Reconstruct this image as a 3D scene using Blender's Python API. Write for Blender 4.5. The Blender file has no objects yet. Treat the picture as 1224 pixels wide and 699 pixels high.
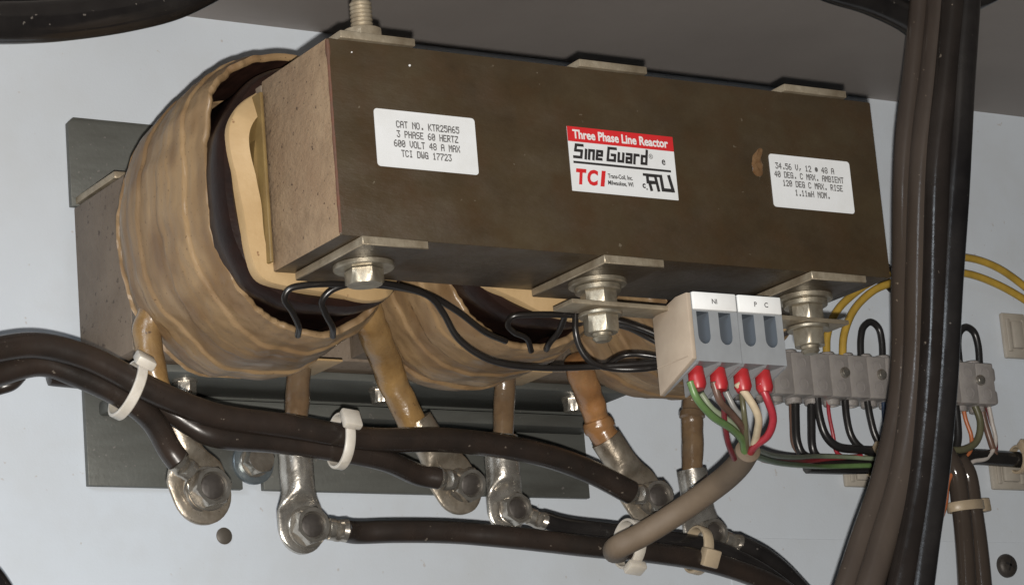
import bpy, bmesh, math, random
from mathutils import Vector, Matrix, noise

scene = bpy.context.scene
random.seed(7)
S = 0.001                                   # the script is written in millimetres
PI = math.pi

# ------------------------------------------------------------------ camera
cam_data = bpy.data.cameras.new('camera')
cam = bpy.data.objects.new('camera', cam_data)
scene.collection.objects.link(cam)
cam.location = (-0.46695, -1.05125, -0.25939)
cam.rotation_euler = (1.814230, 0.082434, -0.553662)
cam_data.sensor_width = 36.0
cam_data.lens = 101.673
cam_data.clip_start = 0.02
cam_data.clip_end = 50.0
scene.camera = cam

# ------------------------------------------------------------------ world and lamps
world = bpy.data.worlds.new('World')
scene.world = world
world.use_nodes = True
bg = world.node_tree.nodes['Background']
bg.inputs[0].default_value = (0.80, 0.90, 1.0, 1)
bg.inputs[1].default_value = 0.025

def lamp(name, kind, loc, power, color, size):
    d = bpy.data.lights.new(name, kind)
    d.energy = power
    d.color = color
    if kind == 'POINT':
        d.shadow_soft_size = size
    else:
        d.shape = 'RECTANGLE'; d.size = size[0]; d.size_y = size[1]
    o = bpy.data.objects.new(name, d)
    o.location = loc
    scene.collection.objects.link(o)
    return o
# the phone's flash, just under the lens; and soft room light from the left of the open cabinet
flash = lamp('phone_flash', 'POINT', (-0.4636, -1.0494, -0.2732), 66.0, (1.0, 0.95, 0.88), 0.0035)
room = lamp('room_light', 'AREA', (-1.55, -1.35, 0.75), 24.0, (0.82, 0.91, 1.0), (0.8, 0.8))
room.rotation_euler = (Vector((0.1, 0.0, 0.0)) - Vector(room.location)).to_track_quat('-Z', 'Y').to_euler()

scene.view_settings.view_transform = 'Standard'
scene.view_settings.look = 'None'
scene.view_settings.exposure = -0.22
scene.view_settings.gamma = 1.0
scene.view_settings.use_curve_mapping = False

# ------------------------------------------------------------------ materials
def nodes_of(name):
    m = bpy.data.materials.new(name)
    m.use_nodes = True
    nt = m.node_tree
    return m, nt, nt.nodes, nt.links, nt.nodes['Principled BSDF']

def mat(name, base, rough=0.5, metal=0.0, tone=None, tscale=60, tstretch=(1, 1, 1), tlo=0.35, thi=0.7,
        speck=None, sscale=500, sthr=0.70, bump=0.0, bscale=400, bstretch=(1, 1, 1), rvar=0.0, coat=0.0,
        tone2=None, t2scale=15, trans=0.0, sss=0.0, spec=0.5, uv=False, detail=6):
    m, nt, N, L, P = nodes_of(name)
    tc = N.new('ShaderNodeTexCoord')
    src = tc.outputs['UV'] if uv else tc.outputs['Object']
    def mapped(stretch):
        mp = N.new('ShaderNodeMapping'); mp.inputs['Scale'].default_value = stretch
        L.new(src, mp.inputs[0]); return mp.outputs[0]
    def nz(scale, stretch, det=detail, rg=0.6):
        n = N.new('ShaderNodeTexNoise'); n.inputs['Scale'].default_value = scale
        n.inputs['Detail'].default_value = det; n.inputs['Roughness'].default_value = rg
        L.new(mapped(stretch), n.inputs['Vector']); return n.outputs['Fac']
    def ramp(fac, lo, hi):
        r = N.new('ShaderNodeMapRange'); r.inputs[1].default_value = lo; r.inputs[2].default_value = hi
        L.new(fac, r.inputs[0]); return r.outputs[0]
    def mixc(fac, a, b):
        x = N.new('ShaderNodeMix'); x.data_type = 'RGBA'
        L.new(fac, x.inputs[0])
        for v, i in ((a, 6), (b, 7)):
            if isinstance(v, tuple): x.inputs[i].default_value = (*v, 1)
            else: L.new(v, x.inputs[i])
        return x.outputs[2]
    col = tuple(base)
    tn = None
    if tone:
        tn = ramp(nz(tscale, tstretch), tlo, thi)
        col = mixc(tn, col, tuple(tone))
    if tone2:
        col = mixc(ramp(nz(t2scale, (1, 1, 1)), 0.45, 0.72), col, tuple(tone2))
    if speck:
        col = mixc(ramp(nz(sscale, (1, 1, 1), 2), sthr, sthr + 0.04), col, tuple(speck))
    if isinstance(col, tuple): P.inputs['Base Color'].default_value = (*col, 1)
    else: L.new(col, P.inputs['Base Color'])
    P.inputs['Metallic'].default_value = metal
    P.inputs['Roughness'].default_value = rough
    if rvar:
        r = N.new('ShaderNodeMapRange'); r.inputs[1].default_value = 0.3; r.inputs[2].default_value = 0.7
        r.inputs[3].default_value = max(0.03, rough - rvar); r.inputs[4].default_value = min(1, rough + rvar)
        L.new(nz(tscale * 1.7, tstretch), r.inputs[0]); L.new(r.outputs[0], P.inputs['Roughness'])
    P.inputs['Specular IOR Level'].default_value = spec
    P.inputs['Coat Weight'].default_value = coat
    P.inputs['Coat Roughness'].default_value = 0.12
    P.inputs['Transmission Weight'].default_value = trans
    if sss:
        P.inputs['Subsurface Weight'].default_value = sss
        P.inputs['Subsurface Radius'].default_value = (0.004, 0.004, 0.003)
        P.inputs['Subsurface Scale'].default_value = 1.0
    if bump:
        b = N.new('ShaderNodeBump'); b.inputs['Strength'].default_value = bump
        b.inputs['Distance'].default_value = 0.0006
        L.new(nz(bscale, bstretch), b.inputs['Height']); L.new(b.outputs[0], P.inputs['Normal'])
    return m

M = {}
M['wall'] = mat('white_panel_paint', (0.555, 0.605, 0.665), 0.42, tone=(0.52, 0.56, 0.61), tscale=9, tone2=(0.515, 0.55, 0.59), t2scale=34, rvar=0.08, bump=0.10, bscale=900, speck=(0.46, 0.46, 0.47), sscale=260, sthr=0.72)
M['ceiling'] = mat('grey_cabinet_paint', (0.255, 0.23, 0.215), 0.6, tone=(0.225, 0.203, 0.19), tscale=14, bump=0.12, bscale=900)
M['core'] = mat('varnished_core', (0.052, 0.037, 0.020), 0.42, tone=(0.029, 0.018, 0.009), tscale=30, tstretch=(1, 1, 1.5), tlo=0.34, thi=0.80, tone2=(0.045, 0.027, 0.013), t2scale=70,
                bump=0.4, bscale=420, bstretch=(0.5, 1, 1.4), rvar=0.14, speck=(0.10, 0.08, 0.055), sscale=330, sthr=0.74)
M['core_end'] = mat('dusty_core_end', (0.265, 0.182, 0.11), 0.66, tone=(0.18, 0.118, 0.068), tscale=130, tstretch=(1, 1, 1), tlo=0.42, thi=0.75, tone2=(0.215, 0.138, 0.08), t2scale=45,
                    speck=(0.055, 0.032, 0.018), sscale=460, sthr=0.67, bump=1.0, bscale=380, bstretch=(1, 1, 1.6))
M['core_rear'] = mat('grey_brown_core', (0.165, 0.128, 0.095), 0.6, tone=(0.125, 0.094, 0.068), tscale=60, speck=(0.06, 0.042, 0.03), sscale=380, sthr=0.65, bump=0.7, bscale=420)
M['rust'] = mat('rusty_edge', (0.105, 0.034, 0.015), 0.7, tone=(0.06, 0.034, 0.02), tscale=130, bump=0.5)
# resin soaked wrap: streaks run round the coil (UV: x around, y along the depth)
M['wrap'] = mat('resin_soaked_wrap', (0.275, 0.182, 0.094), 0.46, coat=0.04, tone=(0.165, 0.106, 0.056), tscale=2.4, tstretch=(0.22, 1.7, 1), tlo=0.34, thi=0.68, uv=True, detail=1.5,
                tone2=(0.145, 0.085, 0.040), t2scale=2.6, bump=0.22, bscale=20, bstretch=(1, 1, 1), rvar=0.16, spec=0.4, speck=(0.10, 0.058, 0.03), sscale=40, sthr=0.66)
M['lip'] = mat('wrap_edge', (0.30, 0.19, 0.085), 0.5, tone=(0.14, 0.075, 0.03), tscale=120, bump=0.4, bscale=300)
M['winding'] = mat('dark_varnished_winding', (0.010, 0.0055, 0.0045), 0.36, tone=(0.022, 0.010, 0.007), tscale=70, bump=0.5, bscale=150, spec=0.2)
M['paper'] = mat('cream_insulation_paper', (0.41, 0.285, 0.148), 0.5, tone=(0.32, 0.21, 0.098), tscale=40, speck=(0.20, 0.11, 0.05), sscale=240, sthr=0.70, bump=0.3)
M['paper_dark'] = mat('amber_insulation_board', (0.20, 0.135, 0.050), 0.4, tone=(0.12, 0.075, 0.03), tscale=60, bump=0.2)
M['bracket'] = mat('dull_steel_bracket', (0.122, 0.127, 0.117), 0.48, metal=0.3, tone=(0.078, 0.078, 0.070), tscale=40, tstretch=(0.4, 1, 2), bump=0.2, bscale=500, speck=(0.16, 0.15, 0.14), sscale=400, sthr=0.69)
M['brown_steel'] = mat('stained_steel', (0.10, 0.088, 0.074), 0.5, metal=0.2, tone=(0.066, 0.054, 0.042), tscale=40, tstretch=(0.4, 1, 2), bump=0.25, bscale=500)
M['clamp'] = mat('aged_zinc_plate', (0.40, 0.34, 0.25), 0.42, metal=0.55, tone=(0.24, 0.19, 0.13), tscale=110, bump=0.4, bscale=500)
M['zinc'] = mat('zinc_plated_bolt', (0.42, 0.38, 0.30), 0.40, metal=0.75, tone=(0.25, 0.21, 0.155), tscale=200, bump=0.2, bscale=600)
M['tinned'] = mat('tinned_copper_lug', (0.56, 0.535, 0.49), 0.25, metal=0.8, tone=(0.22, 0.195, 0.165), tscale=90, bump=0.3, bscale=300, rvar=0.1)
M['dirty_lug'] = mat('dirty_lug', (0.38, 0.335, 0.275), 0.33, metal=0.65, tone=(0.17, 0.138, 0.10), tscale=110, bump=0.45, bscale=300, rvar=0.12)
M['nut'] = mat('bright_nut', (0.52, 0.485, 0.43), 0.25, metal=0.85, tone=(0.32, 0.285, 0.24), tscale=220, bump=0.15, bscale=500)
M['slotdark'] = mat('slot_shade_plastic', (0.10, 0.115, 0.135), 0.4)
M['bolt_end'] = mat('dull_bolt_end', (0.062, 0.054, 0.048), 0.5, metal=0.4, tone=(0.038, 0.032, 0.028), tscale=250, bump=0.3)
M['blue_zinc'] = mat('blue_zinc_washer', (0.24, 0.28, 0.31), 0.32, metal=0.7, tone=(0.15, 0.18, 0.20), tscale=200, bump=0.3)
M['rubber'] = mat('black_cable_jacket', (0.017, 0.0135, 0.0115), 0.30, spec=0.4, tone=(0.030, 0.021, 0.0165), tscale=45, speck=(0.12, 0.10, 0.08), sscale=350, sthr=0.715, bump=0.15, bscale=260, rvar=0.12)
M['rubber_black'] = mat('clean_black_jacket', (0.009, 0.008, 0.008), 0.19, tone=(0.020, 0.018, 0.017), tscale=40, bump=0.12, bscale=260, rvar=0.08, speck=(0.10, 0.09, 0.08), sscale=350, sthr=0.715)
M['dusty_rubber'] = mat('dusty_cable_jacket', (0.058, 0.045, 0.036), 0.17, tone=(0.036, 0.028, 0.024), tscale=35, tstretch=(1, 1, .3), bump=0.15, bscale=260, rvar=0.10, speck=(0.16, 0.13, 0.10), sscale=350, sthr=0.715)
M['dark_dusty_rubber'] = mat('dark_dusty_jacket', (0.020, 0.016, 0.014), 0.17, tone=(0.011, 0.009, 0.008), tscale=35, bump=0.15, bscale=260, rvar=0.10, speck=(0.12, 0.10, 0.08), sscale=350, sthr=0.715)
M['sheath'] = mat('grey_brown_sheath', (0.15, 0.110, 0.074), 0.68, tone=(0.11, 0.079, 0.052), tscale=50, bump=0.3, bscale=350)
M['sleeve'] = mat('varnished_sleeve', (0.255, 0.155, 0.060), 0.28, tone=(0.125, 0.068, 0.026), tscale=75, bump=0.8, bscale=190, coat=0.2, rvar=0.15, tone2=(0.19, 0.125, 0.062), t2scale=60, speck=(0.07, 0.04, 0.02), sscale=300, sthr=0.68)
M['sleeve_red'] = mat('amber_red_sleeve', (0.30, 0.15, 0.06), 0.27, tone=(0.17, 0.075, 0.027), tscale=75, bump=0.8, bscale=190, coat=0.25, rvar=0.15, tone2=(0.20, 0.12, 0.06), t2scale=60)
M['sleeve_dark'] = mat('brown_sleeve', (0.15, 0.098, 0.055), 0.2, tone=(0.085, 0.052, 0.03), tscale=80, bump=0.8, bscale=200, coat=0.4, tone2=(0.11, 0.085, 0.06), t2scale=60)
M['tie'] = mat('natural_nylon_tie', (0.56, 0.52, 0.46), 0.4, tone=(0.44, 0.40, 0.34), tscale=90, sss=0.2, bump=0.15)
M['tie_amber'] = mat('yellowed_nylon_tie', (0.40, 0.32, 0.22), 0.4, tone=(0.30, 0.24, 0.17), tscale=90, sss=0.2, bump=0.15)
M['mount'] = mat('beige_tie_mount', (0.36, 0.33, 0.285), 0.5, tone=(0.28, 0.25, 0.21), tscale=70, bump=0.2)
M['nylon'] = mat('smoky_nylon_strip', (0.285, 0.265, 0.252), 0.36, tone=(0.215, 0.198, 0.188), tscale=90, sss=0.25, bump=0.3, bscale=350)
M['grey_plastic'] = mat('grey_terminal_plastic', (0.245, 0.255, 0.265), 0.42, tone=(0.21, 0.217, 0.225), tscale=90, bump=0.12)
M['beige_plastic'] = mat('beige_terminal_end_plate', (0.40, 0.325, 0.25), 0.5, tone=(0.345, 0.275, 0.21), tscale=90, bump=0.15, speck=(0.2, 0.14, 0.09), sscale=400, sthr=0.78)
M['slot'] = mat('dark_slot', (0.055, 0.065, 0.080), 0.35, metal=0.4)
M['white_plastic'] = mat('white_marker_plastic', (0.76, 0.76, 0.75), 0.4, tone=(0.70, 0.69, 0.67), tscale=120)
M['sticker'] = mat('white_sticker', (0.60, 0.605, 0.61), 0.4, tone=(0.545, 0.545, 0.535), tscale=60, bump=0.05)
M['ink'] = mat('black_ink', (0.022, 0.020, 0.020), 0.5)
M['grey_ink'] = mat('faded_dot_matrix_ink', (0.05, 0.047, 0.047), 0.6, tone=(0.15, 0.145, 0.14), tscale=900)
M['red_ink'] = mat('red_print', (0.50, 0.020, 0.022), 0.45, tone=(0.43, 0.018, 0.02), tscale=80)
M['white_ink'] = mat('white_print', (0.60, 0.585, 0.575), 0.45)
M['amber'] = mat('amber_resin_drip', (0.075, 0.034, 0.012), 0.2, tone=(0.19, 0.12, 0.065), tscale=120, coat=0.5, bump=0.4)
def plain(n, c, r=0.38): M[n] = mat(n + '_insulation', c, r, tone=tuple(x * 0.72 for x in c), tscale=120, bump=0.1)
plain('yellow_wire', (0.42, 0.27, 0.045)); plain('green_wire', (0.115, 0.20, 0.070)); plain('pale_green_wire', (0.24, 0.28, 0.19))
plain('red_wire', (0.34, 0.030, 0.042)); plain('cream_wire', (0.55, 0.45, 0.31)); plain('brown_wire', (0.13, 0.075, 0.055)); plain('maroon_wire', (0.13, 0.020, 0.024))
plain('black_wire', (0.018, 0.017, 0.017), 0.32); plain('blue_wire', (0.028, 0.045, 0.085)); plain('orange_wire', (0.42, 0.13, 0.05)); plain('grey_wire', (0.26, 0.26, 0.25))
plain('olive_wire', (0.11, 0.105, 0.06)); plain('thin_black', (0.014, 0.012, 0.011), 0.3); plain('ferrule', (0.37, 0.022, 0.026), 0.38); plain('white_wire', (0.46, 0.42, 0.39))

# ------------------------------------------------------------------ mesh helpers (millimetres)
class MB:
    def __init__(self): self.v = []; self.f = []; self.uv = None; self.mi = []
    def add(self, vs, fs, mi=0):
        n = len(self.v)
        self.v += [tuple(p) for p in vs]
        self.f += [tuple(i + n for i in f) for f in fs]
        self.mi += [mi] * len(fs)
        return self

def thing(name, label, cat, loc, group=None):
    o = bpy.data.objects.new(name, None)
    scene.collection.objects.link(o)
    o.empty_display_size = 0.01
    o.location = Vector(loc) * S
    o['label'] = label; o['category'] = cat
    if group: o['group'] = group
    return o

def wloc(o):
    v = Vector((0, 0, 0))
    while o is not None:
        v += o.location; o = o.parent
    return v

def obj(name, mb, material, parent=None, smooth=True, label=None, cat=None, group=None, kind=None, angle=40, uvs=None):
    vs = [Vector(p) for p in mb.v]
    lo = Vector((min(p[i] for p in vs) for i in range(3))); hi = Vector((max(p[i] for p in vs) for i in range(3)))
    org = (lo + hi) / 2; org.z = lo.z
    me = bpy.data.meshes.new(name)
    me.from_pydata([tuple((p - org) * S) for p in vs], [], mb.f)
    mats = material if isinstance(material, (list, tuple)) else [material]
    for m in mats: me.materials.append(M[m])
    if len(mats) > 1: me.polygons.foreach_set('material_index', mb.mi)
    bm = bmesh.new(); bm.from_mesh(me)
    if uvs is None: bmesh.ops.recalc_face_normals(bm, faces=bm.faces)
    if smooth:
        a = math.radians(angle)
        for e in bm.edges:
            if len(e.link_faces) == 2 and e.calc_face_angle(0) > a: e.smooth = False
        for f in bm.faces: f.smooth = True
    if uvs is not None:
        lay = bm.loops.layers.uv.new('UVMap')
        bm.verts.ensure_lookup_table()
        for f in bm.faces:
            us = [uvs[l.vert.index] for l in f.loops]
            wrap = max(u[0] for u in us) - min(u[0] for u in us) > 2.0
            for l, u in zip(f.loops, us):
                l[lay].uv = (u[0] + (UVW if wrap and u[0] < UVW / 2 else 0), u[1])
    bm.to_mesh(me); bm.free()
    o = bpy.data.objects.new(name, me)
    scene.collection.objects.link(o)
    w = org * S
    if parent is not None:
        o.parent = parent; o.location = w - wloc(parent)
    else: o.location = w
    if label: o['label'] = label
    if cat: o['category'] = cat
    if group: o['group'] = group
    if kind: o['kind'] = kind
    return o
UVW = 6.0

def box(x0, x1, y0, y1, z0, z1, bev=0.0, seg=2, mb=None):
    mb = mb or MB()
    if bev <= 0:
        v = [(x, y, z) for x in (x0, x1) for y in (y0, y1) for z in (z0, z1)]
        return mb.add(v, [(0, 1, 3, 2), (4, 6, 7, 5), (0, 4, 5, 1), (2, 3, 7, 6), (0, 2, 6, 4), (1, 5, 7, 3)])
    bm = bmesh.new(); bmesh.ops.create_cube(bm, size=1)
    for v in bm.verts:
        v.co = ((x0 + x1) / 2 + v.co.x * (x1 - x0), (y0 + y1) / 2 + v.co.y * (y1 - y0), (z0 + z1) / 2 + v.co.z * (z1 - z0))
    bmesh.ops.bevel(bm, geom=bm.edges[:], offset=bev, segments=seg, profile=0.5, affect='EDGES')
    return from_bm(bm, mb)

def from_bm(bm, mb=None, mtx=None):
    mb = mb or MB()
    bm.verts.index_update()
    mb.add([(mtx @ v.co if mtx else v.co) for v in bm.verts], [[v.index for v in f.verts] for f in bm.faces])
    bm.free(); return mb

def xform(mb, mtx):
    mb.v = [tuple(mtx @ Vector(p)) for p in mb.v]; return mb

def loft(rings, mb=None, cap=True, closed=False):
    mb = mb or MB(); n = len(rings[0]); vs = [p for r in rings for p in r]; fs = []
    m = len(rings)
    for i in range(m if closed else m - 1):
        a = i * n; b = ((i + 1) % m) * n
        for k in range(n):
            fs.append((a + k, a + (k + 1) % n, b + (k + 1) % n, b + k))
    if cap and not closed:
        fs.append(tuple(range(n - 1, -1, -1))); fs.append(tuple((m - 1) * n + k for k in range(n)))
    return mb.add(vs, fs)

def catmull(pts, sub=8):
    P = [Vector(p) for p in pts]
    if len(P) == 2: return [P[0].lerp(P[1], i / sub) for i in range(sub + 1)]
    Q = [P[0] * 2 - P[1]] + P + [P[-1] * 2 - P[-2]]
    out = []
    for i in range(1, len(Q) - 2):
        a, b, c, d = Q[i - 1:i + 3]
        t0 = 0; t1 = t0 + max(1e-4, (b - a).length) ** .5; t2 = t1 + max(1e-4, (c - b).length) ** .5; t3 = t2 + max(1e-4, (d - c).length) ** .5
        for k in range(sub):
            t = t1 + (t2 - t1) * k / sub
            A1 = a * ((t1 - t) / (t1 - t0)) + b * ((t - t0) / (t1 - t0)); A2 = b * ((t2 - t) / (t2 - t1)) + c * ((t - t1) / (t2 - t1)); A3 = c * ((t3 - t) / (t3 - t2)) + d * ((t - t2) / (t3 - t2))
            B1 = A1 * ((t2 - t) / (t2 - t0)) + A2 * ((t - t0) / (t2 - t0)); B2 = A2 * ((t3 - t) / (t3 - t1)) + A3 * ((t - t1) / (t3 - t1))
            out.append(B1 * ((t2 - t) / (t2 - t1)) + B2 * ((t - t1) / (t2 - t1)))
    out.append(P[-1]); return out

def frames(path):
    T = []
    for i in range(len(path)):
        a = path[max(0, i - 1)]; b = path[min(len(path) - 1, i + 1)]; T.append((b - a).normalized())
    n = T[0].orthogonal().normalized(); out = []
    for t in T:
        n = (n - t * n.dot(t)); n = n.normalized() if n.length > 1e-6 else t.orthogonal().normalized()
        out.append((t, n, t.cross(n)))
    return out

def tube(pts, r, seg=14, sub=8, mb=None, wob=0.0, fr=0.05, round_ends=True, seed=0):
    path = catmull(pts, sub); F = frames(path); rings = []
    if not callable(r): r0 = r; r = lambda t: r0
    m = len(path)
    for i, (p, (t, n, b)) in enumerate(zip(path, F)):
        rr = r(i / (m - 1)); ring = []
        for k in range(seg):
            a = 2 * PI * k / seg; d = n * math.cos(a) + b * math.sin(a)
            w = 1 + (wob * noise.noise(p * fr + d * 0.8 + Vector((seed, 0, 0))) if wob else 0)
            ring.append(p + d * rr * w)
        rings.append(ring)
    if round_ends:
        for end in (0, -1):
            c = path[end]; t = F[end][0] * (-1 if end == 0 else 1); rr = r(0 if end == 0 else 1)
            extra = [c + (q - c) * 0.72 + t * rr * 0.16 for q in rings[end]]
            rings = [extra] + rings if end == 0 else rings + [extra]
    return loft(rings, mb)

def basis(origin, axis, up=(0, 0, 1)):
    z = Vector(axis).normalized(); x = Vector(up).cross(z)
    x = x.normalized() if x.length > 1e-6 else z.orthogonal().normalized()
    y = z.cross(x)
    m = Matrix((x, y, z)).transposed().to_4x4(); m.translation = Vector(origin); return m

def lathe(prof, origin, axis, seg=28, mb=None, up=(0, 0, 1)):
    """prof: (radius, height along the axis)"""
    mx = basis(origin, axis, up)
    rings = [[mx @ Vector((max(r, 0.01) * math.cos(2 * PI * k / seg), max(r, 0.01) * math.sin(2 * PI * k / seg), h)) for k in range(seg)] for r, h in prof]
    return loft(rings, mb)

def hexprism(af, h0, h1, origin, axis, mb=None, turn=0.0, hole=0.0, depth=1.0, up=(0, 0, 1)):
    """hexagonal nut or head with chamfered outer end"""
    mx = basis(origin, axis, up); R = af / math.sqrt(3)
    def ring(rad, h, rnd):
        out = []
        for k in range(24):
            a = 2 * PI * k / 24; kk = ((a + PI / 6) % (PI / 3)) - PI / 6
            hexr = (af / 2) / math.cos(((a) % (PI / 3)) - PI / 6)
            rr = min(hexr, rad) if rnd else hexr
            out.append(mx @ Vector((rr * math.cos(a + turn), rr * math.sin(a + turn), h)))
        return out
    ch = 0.13 * af
    rings = [ring(99, h0, False), ring(99, h1 - ch * 0.35, False), ring(af * 0.515, h1, True)]
    if hole:
        for rr, hh in ((hole * 1.12, h1), (hole, h1 - depth)):
            rings.append([mx @ Vector((rr * math.cos(2 * PI * k / 24 + turn), rr * math.sin(2 * PI * k / 24 + turn), hh)) for k in range(24)])
    return loft(rings, mb)

def washer(r_in, r_out, h, origin, axis, mb=None):
    e = min(0.3, h * .3)
    return lathe([(r_in, 0), (r_out, 0), (r_out, h - e), (r_out - e, h), (r_in, h)], origin, axis, mb=mb)

def prism(poly, y0, y1, mb=None, bev=0.0):
    """outline in x,z pushed along y"""
    bm = bmesh.new()
    a = [bm.verts.new((x, y0, z)) for x, z in poly]; b = [bm.verts.new((x, y1, z)) for x, z in poly]
    n = len(poly)
    bm.faces.new(a); bm.faces.new(b[::-1])
    for i in range(n): bm.faces.new((a[i], b[i], b[(i + 1) % n], a[(i + 1) % n]))
    bmesh.ops.recalc_face_normals(bm, faces=bm.faces)
    if bev: bmesh.ops.bevel(bm, geom=bm.edges[:], offset=bev, segments=2, profile=0.5, affect='EDGES')
    return from_bm(bm, mb)

def text_mb(s, size, bold=0.0, shear=0.0, align='LEFT', xs=1.0, spacing=1.0, line=1.0):
    c = bpy.data.curves.new('lettering', 'FONT')
    c.body = s; c.size = size; c.offset = bold; c.shear = shear; c.align_x = align
    c.space_character = spacing; c.space_line = line; c.resolution_u = 3; c.extrude = 0.02
    o = bpy.data.objects.new('lettering', c); scene.collection.objects.link(o)
    bpy.context.view_layer.update()
    me = o.evaluated_get(bpy.context.evaluated_depsgraph_get()).to_mesh()
    mb = MB().add([(v.co.x * xs, v.co.y, v.co.z) for v in me.vertices], [tuple(p.vertices) for p in me.polygons])
    o.to_mesh_clear()
    bpy.data.objects.remove(o); bpy.data.curves.remove(c)
    return mb

def on_front(mb, x, z, y, rot=0.0, mirror=False):
    """flat lettering laid on a face that looks towards -y"""
    c, s_ = math.cos(rot), math.sin(rot); out = []
    for px, py, pz in mb.v:
        if mirror: px = -px
        out.append((x + px * c - py * s_, y - pz, z + px * s_ + py * c))
    mb.v = out; return mb

# ================================================================== setting
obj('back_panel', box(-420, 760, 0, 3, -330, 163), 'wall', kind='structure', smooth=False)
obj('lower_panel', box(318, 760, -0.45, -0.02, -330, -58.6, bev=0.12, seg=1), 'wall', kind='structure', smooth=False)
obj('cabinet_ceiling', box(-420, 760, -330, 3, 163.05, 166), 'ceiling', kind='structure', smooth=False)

# ================================================================== line reactor
FY = -225.6; ZT = 70.9; LX = 240.0; YK = 50.2
R = thing('line_reactor', 'large brown three phase line reactor with varnished coils and white stickers', 'reactor', (120, -110, -43))

# --- laminated core: front yoke with a dusty sawn end, rear yoke, three legs
def yoke(y0, y1, ends):
    bm = bmesh.new(); nx, ny, nz = 40, 6, 10
    bmesh.ops.create_cube(bm, size=1)
    for v in bm.verts: v.co = (LX / 2 + v.co.x * LX, (y0 + y1) / 2 + v.co.y * (y1 - y0), ZT / 2 + v.co.z * ZT)
    bmesh.ops.bevel(bm, geom=bm.edges[:], offset=0.7, segments=2, profile=0.5, affect='EDGES')
    mi = [1 if abs(f.normal.x) > 0.9 else 0 for f in bm.faces]
    mb = from_bm(bm); mb.mi = mi; return mb
y = yoke(FY, FY + YK, 1)
front_yoke = obj('front_yoke', y, ['core', 'core_end'], R)
mb = MB()                                    # rusty arris down the front corner of the yoke
prev = []
for i in range(30):
    z = 0.9 + (ZT - 1.6) * i / 29; w = 0.3 + 0.8 * noise.noise(Vector((0, 3, z * .22))) + (0.9 if z > 64 else 0)
    prev.append([(-0.12, FY + 0.5 + w * .7, z), (-0.12, FY + 0.55, z), (0.20, FY + 0.12, z), (0.5, FY - 0.06, z), (0.5 + w * 0.4, FY - 0.06, z), (0.7, FY + 0.6, z)])
loft(prev, mb)
obj('rusty_arris', mb, 'rust', front_yoke, label='rust red front corner edge')
rear_yoke = obj('rear_yoke', yoke(-56.5, -7.5, 0), ['core_rear', 'core_rear'], R)
for cx in (24, 120, 216):
    obj('core_leg', box(cx - 24, cx + 24, FY + YK + .2, -56.7, 1, ZT - 1, 0.6), 'core_rear', R)
# thin amber board standing between sleeve and yoke end
obj('insulation_board', box(-2.3, -0.9, FY + YK - 3, -90, 3, 66, 0.4), 'paper_dark', R)
# --- coils
def sup(th, a, b, n):
    n, nt = n if isinstance(n, tuple) else (n, n)
    n = n if math.sin(th) < 0 else nt
    c, s_ = math.cos(th), math.sin(th)
    return a * math.copysign(abs(c) ** (2 / n), c), b * math.copysign(abs(s_) ** (2 / n), s_)

def ring_shell(cx, prof, a, b, n, wave=None, N=150):
    """tube round the leg; prof: list of (inset, y); wave(th, i) -> (dr, dy)"""
    rings = []
    for i, (ins, yy) in enumerate(prof):
        r = []
        for k in range(N):
            th = 2 * PI * k / N
            dr, dy = wave(th, i) if wave else (0, 0)
            x, z = sup(th, a - ins + dr, b - ins + dr, n)
            r.append((cx + x, yy + dy, 35.5 + z))
        rings.append(r)
    return loft(rings, cap=False, closed=True)

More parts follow.
